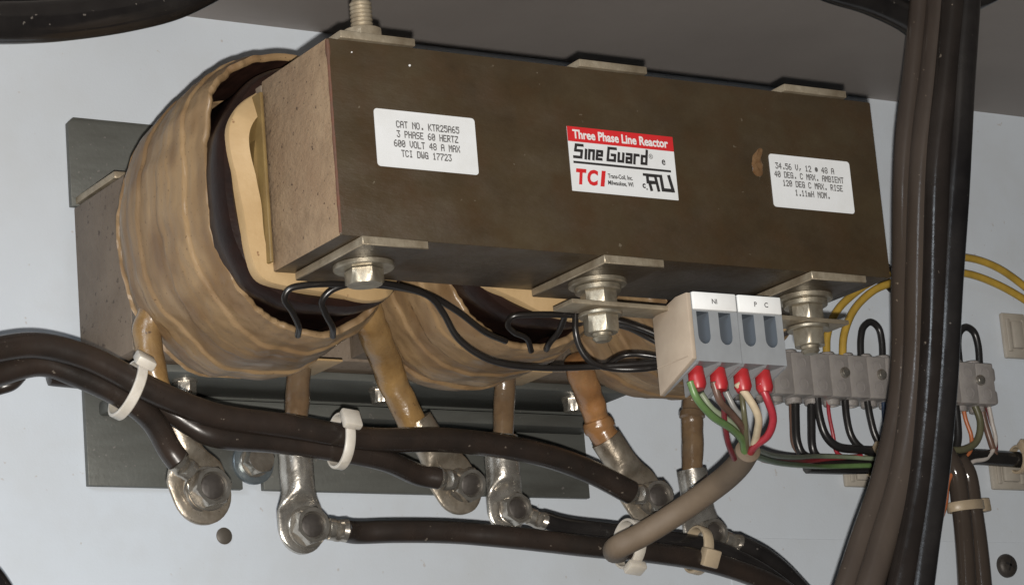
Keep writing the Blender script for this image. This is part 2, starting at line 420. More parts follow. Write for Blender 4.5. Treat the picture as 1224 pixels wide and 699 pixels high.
def make_coil(idx, cx):
    sd = idx * 13.7
    N = 220; Mo = 135
    y_front, y_back = -156.5, -82.0
    rings = []; uvs = []
    def lipw(th): return 2.4 * noise.noise(Vector((math.cos(th) * 2.2, math.sin(th) * 2.2, sd + 5))) + 1.5 * noise.noise(Vector((math.cos(th) * 7, math.sin(th) * 7, sd))) + 0.9 * noise.noise(Vector((math.cos(th) * 17, math.sin(th) * 17, sd)))
    rl = random.Random(100 + idx)
    edges = []; yy0 = -158.0                       # the uneven edges of the wrapped layers
    while yy0 < -80:
        edges.append((yy0, rl.uniform(-1.0, 1.0), rl.uniform(0, 50))); yy0 += rl.uniform(5, 15)
    def tape(y, th):
        h = 0.0
        for e, hh, q in edges:
            ee = e + 3.4 * noise.noise(Vector((math.cos(th) * 1.7, math.sin(th) * 1.7, q))) + 0.8 * noise.noise(Vector((math.cos(th) * 9, math.sin(th) * 9, q)))
            k = min(1, max(0, (y - ee) / 0.6 + 0.5)); h += (hh - h) * k
        return h
    for i in range(Mo):
        t = i / (Mo - 1); yy = y_back + (y_front - y_back) * t
        back = max(0, (0.30 - t) / 0.30); front = max(0, (t - 0.9) / 0.1)
        r = []
        for k in range(N):
            th = 2 * PI * k / N
            c, s_ = math.cos(th), math.sin(th)
            pv = Vector((c * 2.0, s_ * 2.0, yy * 0.018 + sd))
            d = 1.9 * noise.noise(pv) + 0.9 * noise.noise(Vector((c * 6, s_ * 6, yy * 0.05 + sd))) + 0.25 * noise.noise(Vector((c * 16, s_ * 16, yy * 0.3 + sd)))
            d += tape(yy, th)
            d -= 11.0 * (1 - math.sqrt(max(0, 1 - back ** 2)))
            d -= 1.0 * front
            d += 1.3 * math.sin(t * PI)
            bulge = max(0, -s_) ** 3 * 2.0 * (1 - t)                       # the underside sags towards the rear
            tp = max(0, (t - 0.25) / 0.75) ** 1.6
            x, z = sup(th, 45.8 + d - 4.6 * tp, 53.4 + d + bulge + (2.8 if s_ > 0 else 0.6) * tp, (2.3 - 0.12 * tp, 2.05 + 0.7 * tp))
            r.append((cx + x, yy - lipw(th) * (t ** 6), 35.5 + z)); uvs.append((UVW * k / N, 2.2 * t))
        rings.append(r)
    for ins, dy in ((1.3, -0.3), (2.6, 0.6), (4.0, 45)):                # the rolled front lip
        r = []
        for k in range(N):
            th = 2 * PI * k / N
            x0, _, z0 = rings[Mo - 1][k]
            l = math.hypot(x0 - cx, z0 - 35.5); f = (l - ins) / l
            r.append((cx + (x0 - cx) * f, y_front - lipw(th) * (1 if dy < 5 else 0) + dy, 35.5 + (z0 - 35.5) * f)); uvs.append((UVW * k / N, 2.2 + 0.02 * (3 + dy)))
        rings.append(r)
    mb = loft(rings, cap=False)
    mb.mi[-N:] = [1] * N  # inside of the wrap takes the dark winding colour, painting in its shade
    c = obj('coil', mb, ['wrap', 'winding'], R, uvs=uvs, angle=60)
    # dark varnished winding, rounded over at the front
    prof = [(8.9, -130), (8.7, -158), (7.9, -161.0), (7.5, -164), (7.9, -167.5), (9.2, -170.4), (11.4, -171.2), (15.5, -168), (15.5, -130)]
    obj('winding', ring_shell(cx, prof, 47.4, 54.0, (2.7, 2.15), lambda th, i: (0.7 * noise.noise(Vector((math.cos(th) * 3, math.sin(th) * 3, sd + i * .03))), 0)), 'winding', c)
    # cream paper sleeve, its front edge wavy
    def wv(th, i):
        w = 4.2 * math.sin(th * 5 + 0.6 + sd) * (1 if i in (1, 2, 3) else 0.5) + 1.4 * noise.noise(Vector((math.cos(th) * 3, math.sin(th) * 3, sd)))
        return (w * 0.55, -1.5 * math.sin(th * 2 + sd) if i in (1, 2) else 0)
    obj('paper_sleeve', ring_shell(cx, [(10.9, -164), (10.4, -172.2), (11.0, -173.6), (17.6, -175.6), (18.2, -164)], 47.4, 54.0, (2.7, 2.15), wv), 'paper', c)
    # inner board tube
    obj('inner_tube', ring_shell(cx, [(18.4, -166), (18.4, -173), (19.9, -173), (19.9, -120), (18.4, -120)], 46.2, 54.0, (3.0, 2.3)), 'paper_dark', c)
    # flat paper flap tucked under the coil behind the wrap
    obj('paper_flap', box(cx + 14, cx + 42, -104, -80, -12.6, -11.6, 0.4), 'paper', c)
    return c
coils = [make_coil(i, cx) for i, cx in enumerate((24, 120, 216))]

# --- mounting brackets (angles with slotted flanges on the panel)
def flange(z_fold, z_end, leg_z, slot):
    xs = [(2.6, 71.5), (81.0, 160), (160, 242.6)] if slot else [(1.2, 242.6)]
    mb = MB()
    lo, hi = min(z_fold, z_end), max(z_fold, z_end)
    if slot:
        zt = lo + 13
        pts = [(2.6, hi), (2.6, lo), (71.3, lo), (71.3, zt)] + [(76.1 + 4.8 * math.cos(a), zt + 4.8 * math.sin(a)) for a in [PI - PI * q / 8 for q in range(1, 8)]] + [(80.9, zt), (80.9, lo), (242.6, lo), (242.6, hi)]
        prism(pts, -3.6, -0.6, mb, bev=0.35)
    else:
        prism([(1.0, lo), (1.0, hi - 2.5), (3.5, hi), (240, hi), (242.6, hi - 2.5), (242.6, lo)], -3.6, -0.6, mb, bev=0.35)
    return mb
up = obj('upper_bracket', flange(73.2, 111.4, 72, False), 'bracket', R)
obj('bracket_leg', box(2.8, 242, -42, -3.3, 74.0, 77.0, 0.5), 'clamp', up)
low = obj('lower_bracket', flange(-1.0, -42.7, -2, True), 'bracket', R)
obj('bracket_leg', box(3.0, 242.2, -42, -3.4, -4.2, -1.0, 0.5), 'bracket', low)
obj('bracket_lip', box(8.0, 240.6, -18, -3.7, -14.5, -8.5, 1.5), 'bracket', low)
for (x, yy) in ((34.5, -30), (123.5, -32), (219, -32)):
    h = lathe([(5.2, 0), (5.2, 1.2)], (x, yy, -4.3), (0, 0, -1))
    hexprism(8.0, 1.2, 6.5, (x, yy, -4.3), (0, 0, -1), h, turn=0.3)
    obj('bracket_bolt', h, 'nut', low)
# panel bolt through the slot
mbt = thing('mounting_bolt', 'zinc bolt with a wide bluish washer in the slot of the lower bracket', 'bolt', (76, -6, -31))
obj('washer', washer(4, 9.3, 1.6, (76.1, -3.7, -31.5), (0, -1, 0)), 'blue_zinc', mbt)
obj('spring_washer', washer(4, 6.6, 1.5, (76.1, -5.3, -31.5), (0, -1, 0)), 'nut', mbt)
obj('bolt_head', hexprism(11, 0, 6.0, (76.1, -6.8, -31.5), (0, -1, 0), turn=.2), 'nut', mbt)

# --- clamp plates, through bolts, nuts
BX = (20.5, 118.5, 214.2)
BYY = -204.0
def stud(x, z_end, prof_r=4.0):
    z = -3.0; pr = []
    return pr
for i, x in enumerate(BX):
    x0 = (7.0, 106.0, 199.6)[i]
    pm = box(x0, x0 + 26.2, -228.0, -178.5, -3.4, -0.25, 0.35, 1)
    pm.mi = [1 if abs(Vector(pm.v[f[1]]).z - Vector(pm.v[f[0]]).z) + abs(Vector(pm.v[f[2]]).z - Vector(pm.v[f[1]]).z) < .01 else 0 for f in pm.f]  # flat faces get dark core varnish, also painting in underside shade; edges bright
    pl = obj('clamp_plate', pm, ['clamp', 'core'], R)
    tp = obj('clamp_plate', box(x0 - 2, x0 + 28, -226.6, -179, ZT + 0.15, ZT + 3.0, 0.4), 'clamp', R)
    wz = washer(3.5, 10.8, 1.8, (x, BYY, -3.5), (0, 0, -1))
    obj('washer', wz, 'zinc', R)
    if i == 0:
        b = hexprism(12.0, 0, 5.2, (x, BYY, -5.6), (0, 0, -1), turn=0.35)
        obj('bolt_head', b, 'zinc', R)
        tipt = 20.0
    else:
        obj('spring_washer', washer(3.5, 8.6, 2.0, (x, BYY, -5.55), (0, 0, -1)), 'zinc', R)
        obj('nut', hexprism(11.8, 0, 6.0, (x, BYY, -7.6), (0, 0, -1), turn=0.35 + i * .2, hole=3.6), 'zinc', R)
        obj('washer', washer(3.5, 8.2, 1.2, (x, BYY, -15.5), (0, 0, -1)), 'zinc', R)
        obj('nut', hexprism(11.4, 0, 6.2, (x, BYY, -16.75), (0, 0, -1), turn=0.15 + i * .4, hole=3.6), 'zinc', R)
        tipt = 0
        pf = []
        for q in range(13):
            pf.append((3.3 if q % 2 else 3.7, q * 0.9))
        pf.append((2.6, 12)); pf.append((0.01, 12.1))
        obj('bolt_tip', lathe(pf, (x, BYY, -14.0), (0, 0, -1)), 'zinc', R)
    # upper end of the bolt: nut and threaded tip above the yoke
    topn = 17.0 if i == 0 else 3.0
    bx = x - 0.8
    if i == 0:
        obj('nut', hexprism(13.5, 0, 4.2, (bx, -216.5, ZT + 3.1), (0, 0, 1), turn=.2, hole=4.0), 'clamp', R)
        pf = [(4.0 if q % 2 else 3.45, q * 0.75) for q in range(21)] + [(2.6, 16.6), (0.01, 16.8)]
        obj('bolt_tip', lathe(pf, (bx, -216.5, ZT + 3.1), (0, 0, 1)), 'clamp', R)
    else:
        obj('bolt_tip', lathe([(4, 0), (4, 1.5), (3, 2.2), (.01, 2.3)], (bx, -200, ZT + 3.1), (0, 0, 1)), 'clamp', R)

# --- stickers with their lettering
def round_rect(x0, x1, z0, z1, r):
    pts = []
    for cx, cz, a0 in ((x1 - r, z1 - r, 0), (x0 + r, z1 - r, PI / 2), (x0 + r, z0 + r, PI), (x1 - r, z0 + r, 1.5 * PI)):
        pts += [(cx + r * math.cos(a0 + PI / 2 * q / 5), cz + r * math.sin(a0 + PI / 2 * q / 5)) for q in range(6)]
    return pts
SY = FY - 0.22
def sticker(x0, x1, z0, z1, r, label):
    return obj('sticker', prism(round_rect(x0, x1, z0, z1, r), FY - 0.02, SY), 'sticker', R, smooth=False, label=label)
TY = SY - 0.03
s1 = sticker(16.5, 57.3, 25.9, 46.8, 1.3, 'white sticker with catalogue number and voltage')
DOTS = {'A': '0E11111F111111', 'B': '1E11111E11111E', 'C': '0E11101010110E', 'D': '1E11111111111E', 'E': '1F10101E10101F', 'G': '0E11101713110F', 'H': '1111111F111111',
        'I': '0E04040404040E', 'K': '11121418141211', 'L': '1010101010101F', 'M': '111B1515111111', 'N': '11191513111111', 'O': '0E11111111110E', 'P': '1E11111E101010',
        'R': '1E11111E141211', 'S': '0F10100E01011E', 'T': '1F040404040404', 'V': '11111111110A04', 'W': '1111111515150A', 'X': '11110A040A1111', 'Z': '1F01020408101F',
        '0': '0E11131519110E', '1': '040C040404040E', '2': '0E11010204081F', '3': '1F02040201110E', '4': '02060A121F0202', '5': '1F101E0101110E', '6': '0608101E11110E',
        '7': '1F010204080808', '8': '0E11110E11110E', '.': '00000000000606', ',': '00000000060408', '@': '000E1F1F1F0E00', 'm': '00001A15151515', ' ': '00000000000000'}
def dot_text(s, x0, x1, z, h):
    """lettering of a 5 x 7 dot matrix printer on a face that looks towards -y"""
    mb = MB(); cell = (x1 - x0) / (len(s) * 6 - 1); ph = h / 7
    for i, ch in enumerate(s):
        rows = [int(DOTS[ch][q * 2:q * 2 + 2], 16) for q in range(7)]
        for r, bits in enumerate(rows):
            c = 0
            while c < 5:
                if bits >> (4 - c) & 1:
                    e = c
                    while e < 5 and bits >> (4 - e) & 1: e += 1
                    xa = x0 + (i * 6 + c) * cell - .06; xb = x0 + (i * 6 + e) * cell + .06
                    zb = z + (6 - r) * ph - .05; zt = zb + ph + .10; yo = TY - .02 - .003 * (r % 2)
                    mb.add([(xa, yo, zb), (xb, yo, zb), (xb, yo, zt), (xa, yo, zt)], [(0, 1, 2, 3)])
                    c = e
                else: c += 1
    return mb
for txt, x, z, w in (('CAT NO. KTR25A65', 37.8, 40.5, 25.5), ('3 PHASE 60 HERTZ', 37.4, 37.0, 24.8), ('600 VOLT 48 A MAX', 36.9, 33.5, 26.6), ('TCI DWG 17723', 36.4, 30.0, 20.2)):
    obj('lettering', dot_text(txt, x - w / 2, x + w / 2, z, 2.5), 'grey_ink', s1, smooth=False)
s3 = sticker(187.0, 225.6, 24.5, 45.3, 1.3, 'small white sticker with amperes and temperature limits')
for txt, x, z, w in (('34.56 V, 12 @ 48 A', 203.6, 39.6, 28.0), ('40 DEG. C MAX. AMBIENT', 205.3, 36.3, 33.0), ('120 DEG C MAX. RISE', 206.6, 33.0, 28.6), ('1.11mH NOM.', 206.0, 29.6, 16.6)):
    obj('lettering', dot_text(txt, x - w / 2, x + w / 2, z, 2.4), 'grey_ink', s3, smooth=False)
s2 = sticker(96.4, 143.0, 23.4, 47.75, 0.25, 'white and red maker sticker with logo')
obj('red_band', prism([(96.4, 42.1), (143.0, 42.1), (143.0, 47.75), (96.4, 47.75)], SY + .02, SY - 0.03), 'red_ink', s2, smooth=False)
def fit_text(txt, x0, x1, z, size, m, par, bold=0.0, shear=0.0, y=TY - 0.03, mirror=False):
    t = text_mb(txt, size, bold=bold, shear=shear)
    a = min(p[0] for p in t.v); b = max(p[0] for p in t.v)
    k = (x1 - x0) / (b - a)
    t.v = [((p[0] - a) * k, p[1], p[2]) for p in t.v]
    if mirror: t.v = [((x1 - x0) - p[0], p[1], p[2]) for p in t.v]
    return obj('lettering', on_front(t, x0, z, y), m, par, smooth=False)
fit_text('Three Phase Line Reactor', 98.6, 140.6, 43.4, 4.6, 'white_ink', s2, bold=0.14, y=SY - 0.06)
def stroke(pts, w, k=0.0):
    mb = MB()
    for i, (a, b) in enumerate(zip(pts[:-1], pts[1:])):
        d = Vector((b[0] - a[0], b[1] - a[1])).normalized(); n = Vector((-d.y, d.x)) * w / 2; e = d * w * .45
        prism([(a[0] - e.x + n.x, a[1] - e.y + n.y), (b[0] + e.x + n.x, b[1] + e.y + n.y), (b[0] + e.x - n.x, b[1] + e.y - n.y), (a[0] - e.x - n.x, a[1] - e.y - n.y)], SY + .02, SY - 0.036 - 0.004 * i - k, mb)
    return mb
LET = {'S': [[(3.3, 5), (.5, 5), (.3, 2.9), (3.1, 2.9), (3.0, .4), (0, .4)]], 'i': [[(.5, 3.4), (.5, .2)]],
       'n': [[(0.3, .2), (.3, 3.4), (2.2, 3.4), (2.2, .2)]], 'e': [[(.4, 1.9), (2.4, 1.9), (2.4, 3.4), (.4, 3.4), (.3, .4), (2.3, .4)]],
       'G': [[(3.6, 5), (.5, 5), (.3, .4), (3.4, .4), (3.4, 2.5), (2.0, 2.5)]], 'u': [[(.3, 3.4), (.3, .4), (2.3, .4), (2.3, 3.4)]],
       'a': [[(.4, 3.4), (2.4, 3.4), (2.4, .3), (.4, .3), (.4, 1.9), (2.4, 1.9)]], 'r': [[(.3, .2), (.3, 3.4), (2.0, 3.4)]],
       'd': [[(2.4, 5.4), (2.4, .4), (.4, .4), (.4, 3.2), (2.4, 3.2)]]}
px = 98.4
for ch in 'Sine Guard':
    if ch == ' ': px += 1.2; continue
    for seg in LET[ch]:
        obj('lettering', stroke([(px + x + (z * 0.16), 35.9 + z) for x, z in seg], 1.08), 'ink', s2, smooth=False)
    px += max(x for x, z in LET[ch][0]) + 1.15
fit_text('®', 131.4, 133.2, 38.4, 2.6, 'ink', s2)
fit_text('e', 137.0, 138.6, 36.6, 4.2, 'ink', s2, bold=.06)
obj('rule', prism([(97.9, 33.9), (140.8, 33.9), (140.8, 34.75), (97.9, 34.75)], SY + .02, SY - 0.035), 'ink', s2, smooth=False)
fit_text('T', 98.6, 103.2, 26.4, 7.6, 'red_ink', s2, bold=0.40, shear=0.18)
fit_text('C', 103.3, 108.2, 26.4, 7.6, 'red_ink', s2, bold=0.36, shear=0.18)
fit_text('I', 108.7, 111.6, 26.4, 7.6, 'red_ink', s2, bold=0.40, shear=0.18)
fit_text('Trans-Coil, Inc.', 112.4, 123.2, 29.5, 2.3, 'ink', s2, bold=0.05)
fit_text('Milwaukee, WI', 112.2, 123.2, 27.0, 2.3, 'ink', s2, bold=0.05)
fit_text('c', 127.3, 128.7, 27.0, 3.4, 'ink', s2, bold=.10)
fit_text('.', 128.9, 129.5, 26.4, 3.4, 'ink', s2, bold=.10)
# recognised component mark: a reversed R joined to a slanted U
obj('logo_stroke', stroke([(134.4, 26.6), (133.4, 32.0), (129.9, 32.0), (129.9, 29.4), (133.4, 29.4), (130.6, 29.2), (131.2, 26.6)], 1.25), 'ink', s2, smooth=False)
obj('logo_stroke', stroke([(135.9, 32.0), (136.4, 26.9), (140.9, 26.9), (139.6, 32.2)], 1.35, .03), 'ink', s2, smooth=False)
obj('logo_stroke', stroke([(128.4, 32.1), (136.0, 32.1)], 1.0, .05), 'ink', s2, smooth=False)
# resin drip beside the right sticker
bm = bmesh.new(); bmesh.ops.create_uvsphere(bm, u_segments=40, v_segments=24, radius=1)
for v in bm.verts:
    tt = v.co.z; n_ = noise.noise(Vector((v.co.x * 1.6, 7, tt * 2.2))); wd = 2.1 + 1.5 * max(0, -tt) ** .7 + 0.5 * max(0, tt)
    v.co = (181.4 + v.co.x * wd + 2.2 * max(0, tt) ** 1.3 + 0.9 * n_, FY + 0.1 + v.co.y * (0.55 + 0.4 * n_), 41.5 + tt * 5.8)
obj('resin_drip', from_bm(bm), 'amber', front_yoke, label='amber resin drip by the right sticker')
for (x, z, r) in ((32.5, 64.0, .45), (9.5, 66.4, .3)):
    obj('paint_fleck', lathe([(r, 0), (r * .8, .25), (.01, .3)], (x, FY - 0.02, z), (0, -1, 0), seg=9), 'white_ink', front_yoke)

# ------------------------------------------------------------------ coil leads and lugs
def lug_mesh(p0, p1, rb, wp, th=3.0, flat=0.38, nrm=(0, -1, 0), tail=1.0):
    """copper tube hammered flat into a round palm: p0 tube mouth, p1 hole centre, rb tube radius, wp palm half width"""
    p0 = Vector(p0); p1 = Vector(p1); d = (p1 - p0); Lg = d.length; d.normalize()
    n = Vector(nrm); n = (n - d * n.dot(d)).normalized(); sdir = d.cross(n)
    rings = []; ts = [0.0, 0.02] + [flat * Lg * q / 4 for q in range(1, 5)]
    ts += [flat * Lg + (Lg - wp * .7 - flat * Lg) * q / 5 for q in range(1, 6)]
    ts += [Lg + wp * math.sin(-0.78 + 2.33 * q / 12) * 0.995 for q in range(1, 13)]
    for t in ts:
        if t <= flat * Lg: w, h, e = rb, rb, 2.0
        else:
            q = min(1, (t - flat * Lg) / max(1e-3, (Lg - flat * Lg - wp * .6))); q = q * q * (3 - 2 * q)
            h = rb + (th / 2 - rb) * min(1, q * 1.5 if q < .66 else 1); e = 2.0 + 2.0 * q
            w = rb + (wp - rb) * q
            if t > Lg: w = min(w, math.sqrt(max(0.2, wp * wp - (t - Lg) ** 2)))
        ring = []
        for k in range(24):
            a = 2 * PI * k / 24; c, s_ = math.cos(a), math.sin(a)
            ring.append(p0 + d * t + sdir * (w * math.copysign(abs(c) ** (2 / e), c)) + n * (h * math.copysign(abs(s_) ** (2 / e), s_)))
        rings.append(ring)
    return loft(rings)

def bolted(parent, c, af, turn, nr=(0, -1, 0), off=1.6, wr=None, hh=4.6):
    c = Vector(c) + Vector(nr) * off
    if wr:
        obj('washer', washer(af * .3, wr, 1.2, c, nr), 'nut', parent); c = c + Vector(nr) * 1.25
    obj('nut', hexprism(af, 0, hh, c, nr, turn=turn, hole=af * .36, depth=1.6), 'nut', parent)
    obj('bolt_tip', lathe([(af * .35, 0), (af * .35, hh - 1.2), (af * .29, hh - .75), (.01, hh - .7)], c, nr, seg=20), 'bolt_end', parent)

def ring_terminal(parent, c, toward, r_ring, r_bar, nr=(0, -1, 0), off=1.6, gap=1.6, length=7.2, m='nut'):
    """ring terminal whose crimped barrel points at `toward`; returns the mouth of the barrel"""
    c = Vector(c) + Vector(nr) * off; d = (Vector(toward) - c).normalized(); n = Vector(nr)
    s_ = d.cross(n).normalized(); n2 = s_.cross(d).normalized()
    rings = []
    a0 = c - d * r_ring * .9
    tl = r_ring + gap + length
    for t, w, h in [(-r_ring * .98, r_ring * .3, .9), (-r_ring * .8, r_ring * .66, .9), (-r_ring * .4, r_ring * .93, .9), (0, r_ring, .9), (r_ring * .45, r_ring * .9, .9), (r_ring * .85, r_ring * .7, 1.0),
                    (r_ring + gap * .6, r_bar * .85, r_bar * .75), (r_ring + gap, r_bar, r_bar), (r_ring + gap + length * .3, r_bar, r_bar), (r_ring + gap + length * .45, r_bar * 1.02, r_bar * .72), (r_ring + gap + length * .6, r_bar * 1.02, r_bar * .72),
                    (r_ring + gap + length * .75, r_bar, r_bar), (tl, r_bar * 1.05, r_bar * 1.05)]:
        lift = n2 * max(0, h - .9) * .9
        ring = []
        for k in range(20):
            a = 2 * PI * k / 20
            ring.append(c + d * t + lift + s_ * (w * math.cos(a)) + n2 * (h * math.sin(a)))
        rings.append(ring)
    o = obj('ring_terminal', loft(rings), m, parent)
    return c + d * (tl - 1) + n2 * (r_bar * .9 - .8)

def lead(name_label, pts, r, m, p_lug0, p_lug1, rb, wp, lug_m, wob=0.12, flat=.38, seed=0, th=3.0):
    o = obj('lead', tube(pts, r, seg=18, sub=10, wob=wob, fr=0.16, seed=seed), m, R, label=name_label)
    l = obj('lug', lug_mesh(p_lug0, p_lug1, rb, wp, flat=flat, th=th), lug_m, o)
    return o, l
LY = -88; LF = -100
# straight leads behind
L4, g4 = lead('glossy brown sleeved lead, leftmost of the straight ones', [(55, -92, 0.4), (55.4, -88, -11.9), (53.7, -88, -25.3), (51.9, -88, -40.2), (50.7, -88, -51.7)], 4.7, 'sleeve_dark', (51.1, -88, -41.8), (51.6, -88, -75), 6.6, 9.7, 'tinned', flat=.55, seed=1)
L5, g5 = lead('glossy grey brown sleeved lead, middle of the straight ones', [(147.5, -92, -5.1), (148.5, -88, -16.3), (146.9, -88, -28.5), (144.8, -88, -42.3), (143.8, -88, -49.1)], 4.3, 'sleeve_dark', (144.6, -88, -36.1), (144.4, -88, -66.8), 7.0, 8.4, 'tinned', flat=.55, seed=2)
L6, g6 = lead('glossy brown sleeved lead, rightmost of the straight ones', [(240.9, -92, -4.3), (241.6, -88, -17.8), (240.3, -88, -25), (240.5, -88, -27.2), (239.5, -88, -35.8), (237.6, -88, -51.9)], (lambda t: 4.4 + (0.9 if .30 < t < .40 else 0)), 'sleeve_dark', (237.7, -88, -47.3), (239.9, -88, -74.9), 6.4, 9.2, 'tinned', flat=.40, seed=3)
# slanting leads in front
L1, g1 = lead('amber sleeved slanting lead under the left coil', [(-7.3, -105, 11.7), (-14, -100, -2.6), (-12.9, -100, -17.9), (-10.1, -100, -28.9), (-5.8, -100, -42.4)], 5.4, 'sleeve', (-5.2, -100, -38.2), (4.5, -100, -64.5), 6.5, 12.0, 'dirty_lug', seed=4, wob=.2)
L2, g2 = lead('amber sleeved slanting lead between left and middle coils', [(67.5, -121, 4.6), (72.7, -117, -2.7), (86, -104, -15.9), (92.4, -101, -26.6), (99.4, -100, -39.5)], (lambda t: 6.5 - 0.9 * t), 'sleeve', (98.7, -100, -33.8), (115.4, -100, -60), 6.7, 10.6, 'dirty_lug', seed=5, wob=.15)
L3, g3 = lead('reddish amber sleeved slanting lead under the right coil', [(168.1, -112, -8.8), (175.5, -106, -17.5), (184, -100, -28), (186.8, -100, -36.5), (193.1, -100, -46.1)], (lambda t: 5.4 + (.8 if .55 < t < .68 else 0)), 'sleeve_red', (187.4, -100, -37.9), (204.4, -100, -63.1), 6.5, 10.4, 'dirty_lug', seed=6, wob=.25)
for (px, par, tn, af, nr) in (((5.2, -100, -63.5), g1, .2, 13.6, (0,-1,0)), ((117.4, -100, -58.3), g2, .4, 12.0, (0.0,-1,-0.25)), ((206.9, -100, -62.3), g3, .1, 12.0, (-.1,-1,0)), ((52.3, -88, -75), g4, .3, 13.2, (0,-1,0)), ((145.7, -88, -66.4), g5, .5, 11.6, (0,-1,0)), ((241.2, -88, -74.8), g6, .2, 11.4, (0,-1,0))):
    bolted(par.parent, px, af, tn, nr, off=3.4, wr=af * .62 if par in (g1, g4) else None)

# ------------------------------------------------------------------ power cables
def cable(label, pts, r, m='rubber', term=None, cat='cable', group=None, sub=10, seg=20, wob=0.0, tr=None):
    t = thing('power_cable', label, cat, pts[0], group)
    if term:
        par_c, rr, rbar, off = term
        mouth = ring_terminal(t, par_c, pts[-1], rr, rbar, off=off)
        pts = pts[:-1] + [tuple(Vector(pts[-1])), tuple(mouth)] if False else pts[:-1] + [tuple(mouth)]
    obj('jacket', tube(pts, r, seg=seg, sub=sub, wob=wob, fr=.03), m, t)
    return t
GP = 'black power cables of the reactor'
cable('black cable from the left edge passing over two lugs to the rightmost slanting lug', [(-92.8, -118, -22.1), (-80.2, -118, -18.2), (-65.8, -118, -16.2), (-46.7, -118, -19.9), (-19.4, -118, -32), (4.8, -116, -38.8), (32.3, -116, -41.6), (68.2, -115, -45.3), (105.9, -114, -44.2), (145.1, -112, -47.5), (172.8, -108, -53.4), (191.3, -105, -61.6)], 4.8, term=((205.7, -100, -62.7), 7.0, 4.2, 1.7), group=GP)
cable('black cable from the left edge bending down to the leftmost lug', [(-90, -110, -30.4), (-77.2, -110, -25), (-61.5, -111, -21.1), (-47.6, -112, -25), (-29.9, -112, -32.7), (-18.5, -110, -40.2), (-10.9, -107, -50), (-6.8, -104, -55.2)], 4.6, term=((4.8, -100, -63.8), 8.5, 4.3, 1.7), group=GP)
cable('black cable tied beneath the long one, ending at the middle slanting lug', [(-56.3, -106, -23.4), (-37.7, -108, -25.6), (-11.5, -108, -35.5), (2.9, -112, -44.9), (30.5, -112, -46.9), (55.1, -112, -49.3), (77.2, -111, -52.3), (94.5, -106, -56.4), (101.6, -105, -58)], 4.3, term=((116.2, -100, -59), 6.8, 4.2, 1.7), group=GP)
cable('thin grey cable end curling at the left edge of the picture', [(-82.9, -100, -30.3), (-73.7, -101, -28), (-70, -103, -26.8), (-67.9, -106, -24.3)], 2.6, 'rubber', group=GP)
cable('lower black cable running right from the leftmost straight lug', [(279.3, -100, -104.7), (257.8, -104, -96.4), (229.6, -106, -89.3), (200.3, -107, -85.7), (169, -106, -83.2), (139.1, -104, -80.2), (112.3, -98, -77.2), (87.8, -95, -76.7), (72.3, -93, -76.9), (68.1, -92, -76.8)], 4.4, 'rubber', term=((52.6, -88, -75), 6.5, 4.3, 1.7), group=GP)
cable('lower black cable running right from the middle straight lug', [(281.5, -92, -100.6), (260.2, -96, -90.1), (237, -97, -81.8), (212.2, -97, -78.3), (188.4, -96, -75.7), (169.8, -94, -73.6), (161.7, -93, -72.8)], 4.0, 'rubber_black', term=((145.6, -88, -66.8), 5.6, 3.6, 1.7), group=GP)
cable('lower black cable sloping right from the rightmost straight lug', [(300.7, -86, -107.8), (289.3, -88, -98.5), (277.9, -90, -89.6), (267.1, -92, -83.7), (260.5, -92, -80.6)], 4.0, 'rubber_black', term=((240.8, -88, -75.2), 5.6, 3.6, 1.7), group=GP)
# heavy cables in the foreground
GV = 'thick cables hanging in front of the terminal strip'
cable('thick dusty cable hanging at the right, leftmost of the four', [(317.2, -185, 170.2), (308.8, -185, 135.5), (299.6, -185, 101.3), (290.2, -185, 67.9), (280.9, -185, 14.1), (272.4, -185, -34.7), (258.5, -185, -68.9), (243.4, -185, -95.6), (228.1, -185, -123.3)], 4.7, 'dusty_rubber', group=GV, wob=.05)
cable('thick dusty cable hanging at the right, second from the left of the four', [(320.7, -193, 167.7), (312.2, -193, 133.1), (302.9, -193, 99.1), (293, -193, 65.7), (282.3, -193, 12.1), (272.9, -193, -36.4), (261.5, -193, -70.4), (248, -193, -97), (233, -193, -124.6)], 5.6, 'dusty_rubber', group=GV, wob=.05)
cable('thick dark cable hanging at the right, third from the left of the four', [(322.6, -199, 165.7), (314.1, -199, 131.2), (305.2, -199, 97.4), (295.7, -199, 64.2), (285.3, -199, 10.7), (275.4, -199, -37.7), (266.1, -199, -71.4), (256.2, -199, -98), (244.3, -199, -125.5)], 5.5, 'dark_dusty_rubber', group=GV, wob=.05)
cable('thick black cable hanging at the right, rightmost of the four', [(328.7, -201, 165.8), (319.6, -201, 131.2), (311.6, -201, 97.4), (304.2, -201, 64.3), (291.5, -201, 10.6), (280.5, -201, -37.9), (271.1, -201, -71.7), (262.5, -201, -98.2), (253.3, -201, -125.8)], 5.8, 'rubber_black', group=GV, wob=.05)
cable('thick black cable arching along the top edge at the right', [(248.9, -168, 152.6), (271.7, -168, 143.7), (297.4, -166, 140.8), (322.3, -160, 137.5), (342.7, -150, 134), (362.5, -135, 131.9)], 6.6, 'rubber_black')
cable('black cable tip at the top right corner', [(384.4, -165, 167.1), (372.8, -165, 155.5), (364.4, -160, 150.8), (372.4, -140, 154.8)], 4.2, 'rubber_black')
cable('thick glossy black cable across the top left corner', [(-107.1, -150, 90.2), (-88.4, -150, 91.7), (-62.9, -150, 95.9), (-39.8, -150, 101.8), (-17.6, -150, 110.2), (2, -150, 122.4), (13.3, -150, 135.8)], 7.6, 'rubber_black', wob=.05)
cable('second black cable behind the thick one at the top left', [(-102.8, -140, 102.3), (-83.9, -140, 102.6), (-58, -140, 107.6), (-34.5, -140, 114.9), (-13.7, -140, 124.7)], 6.5, 'rubber_black')
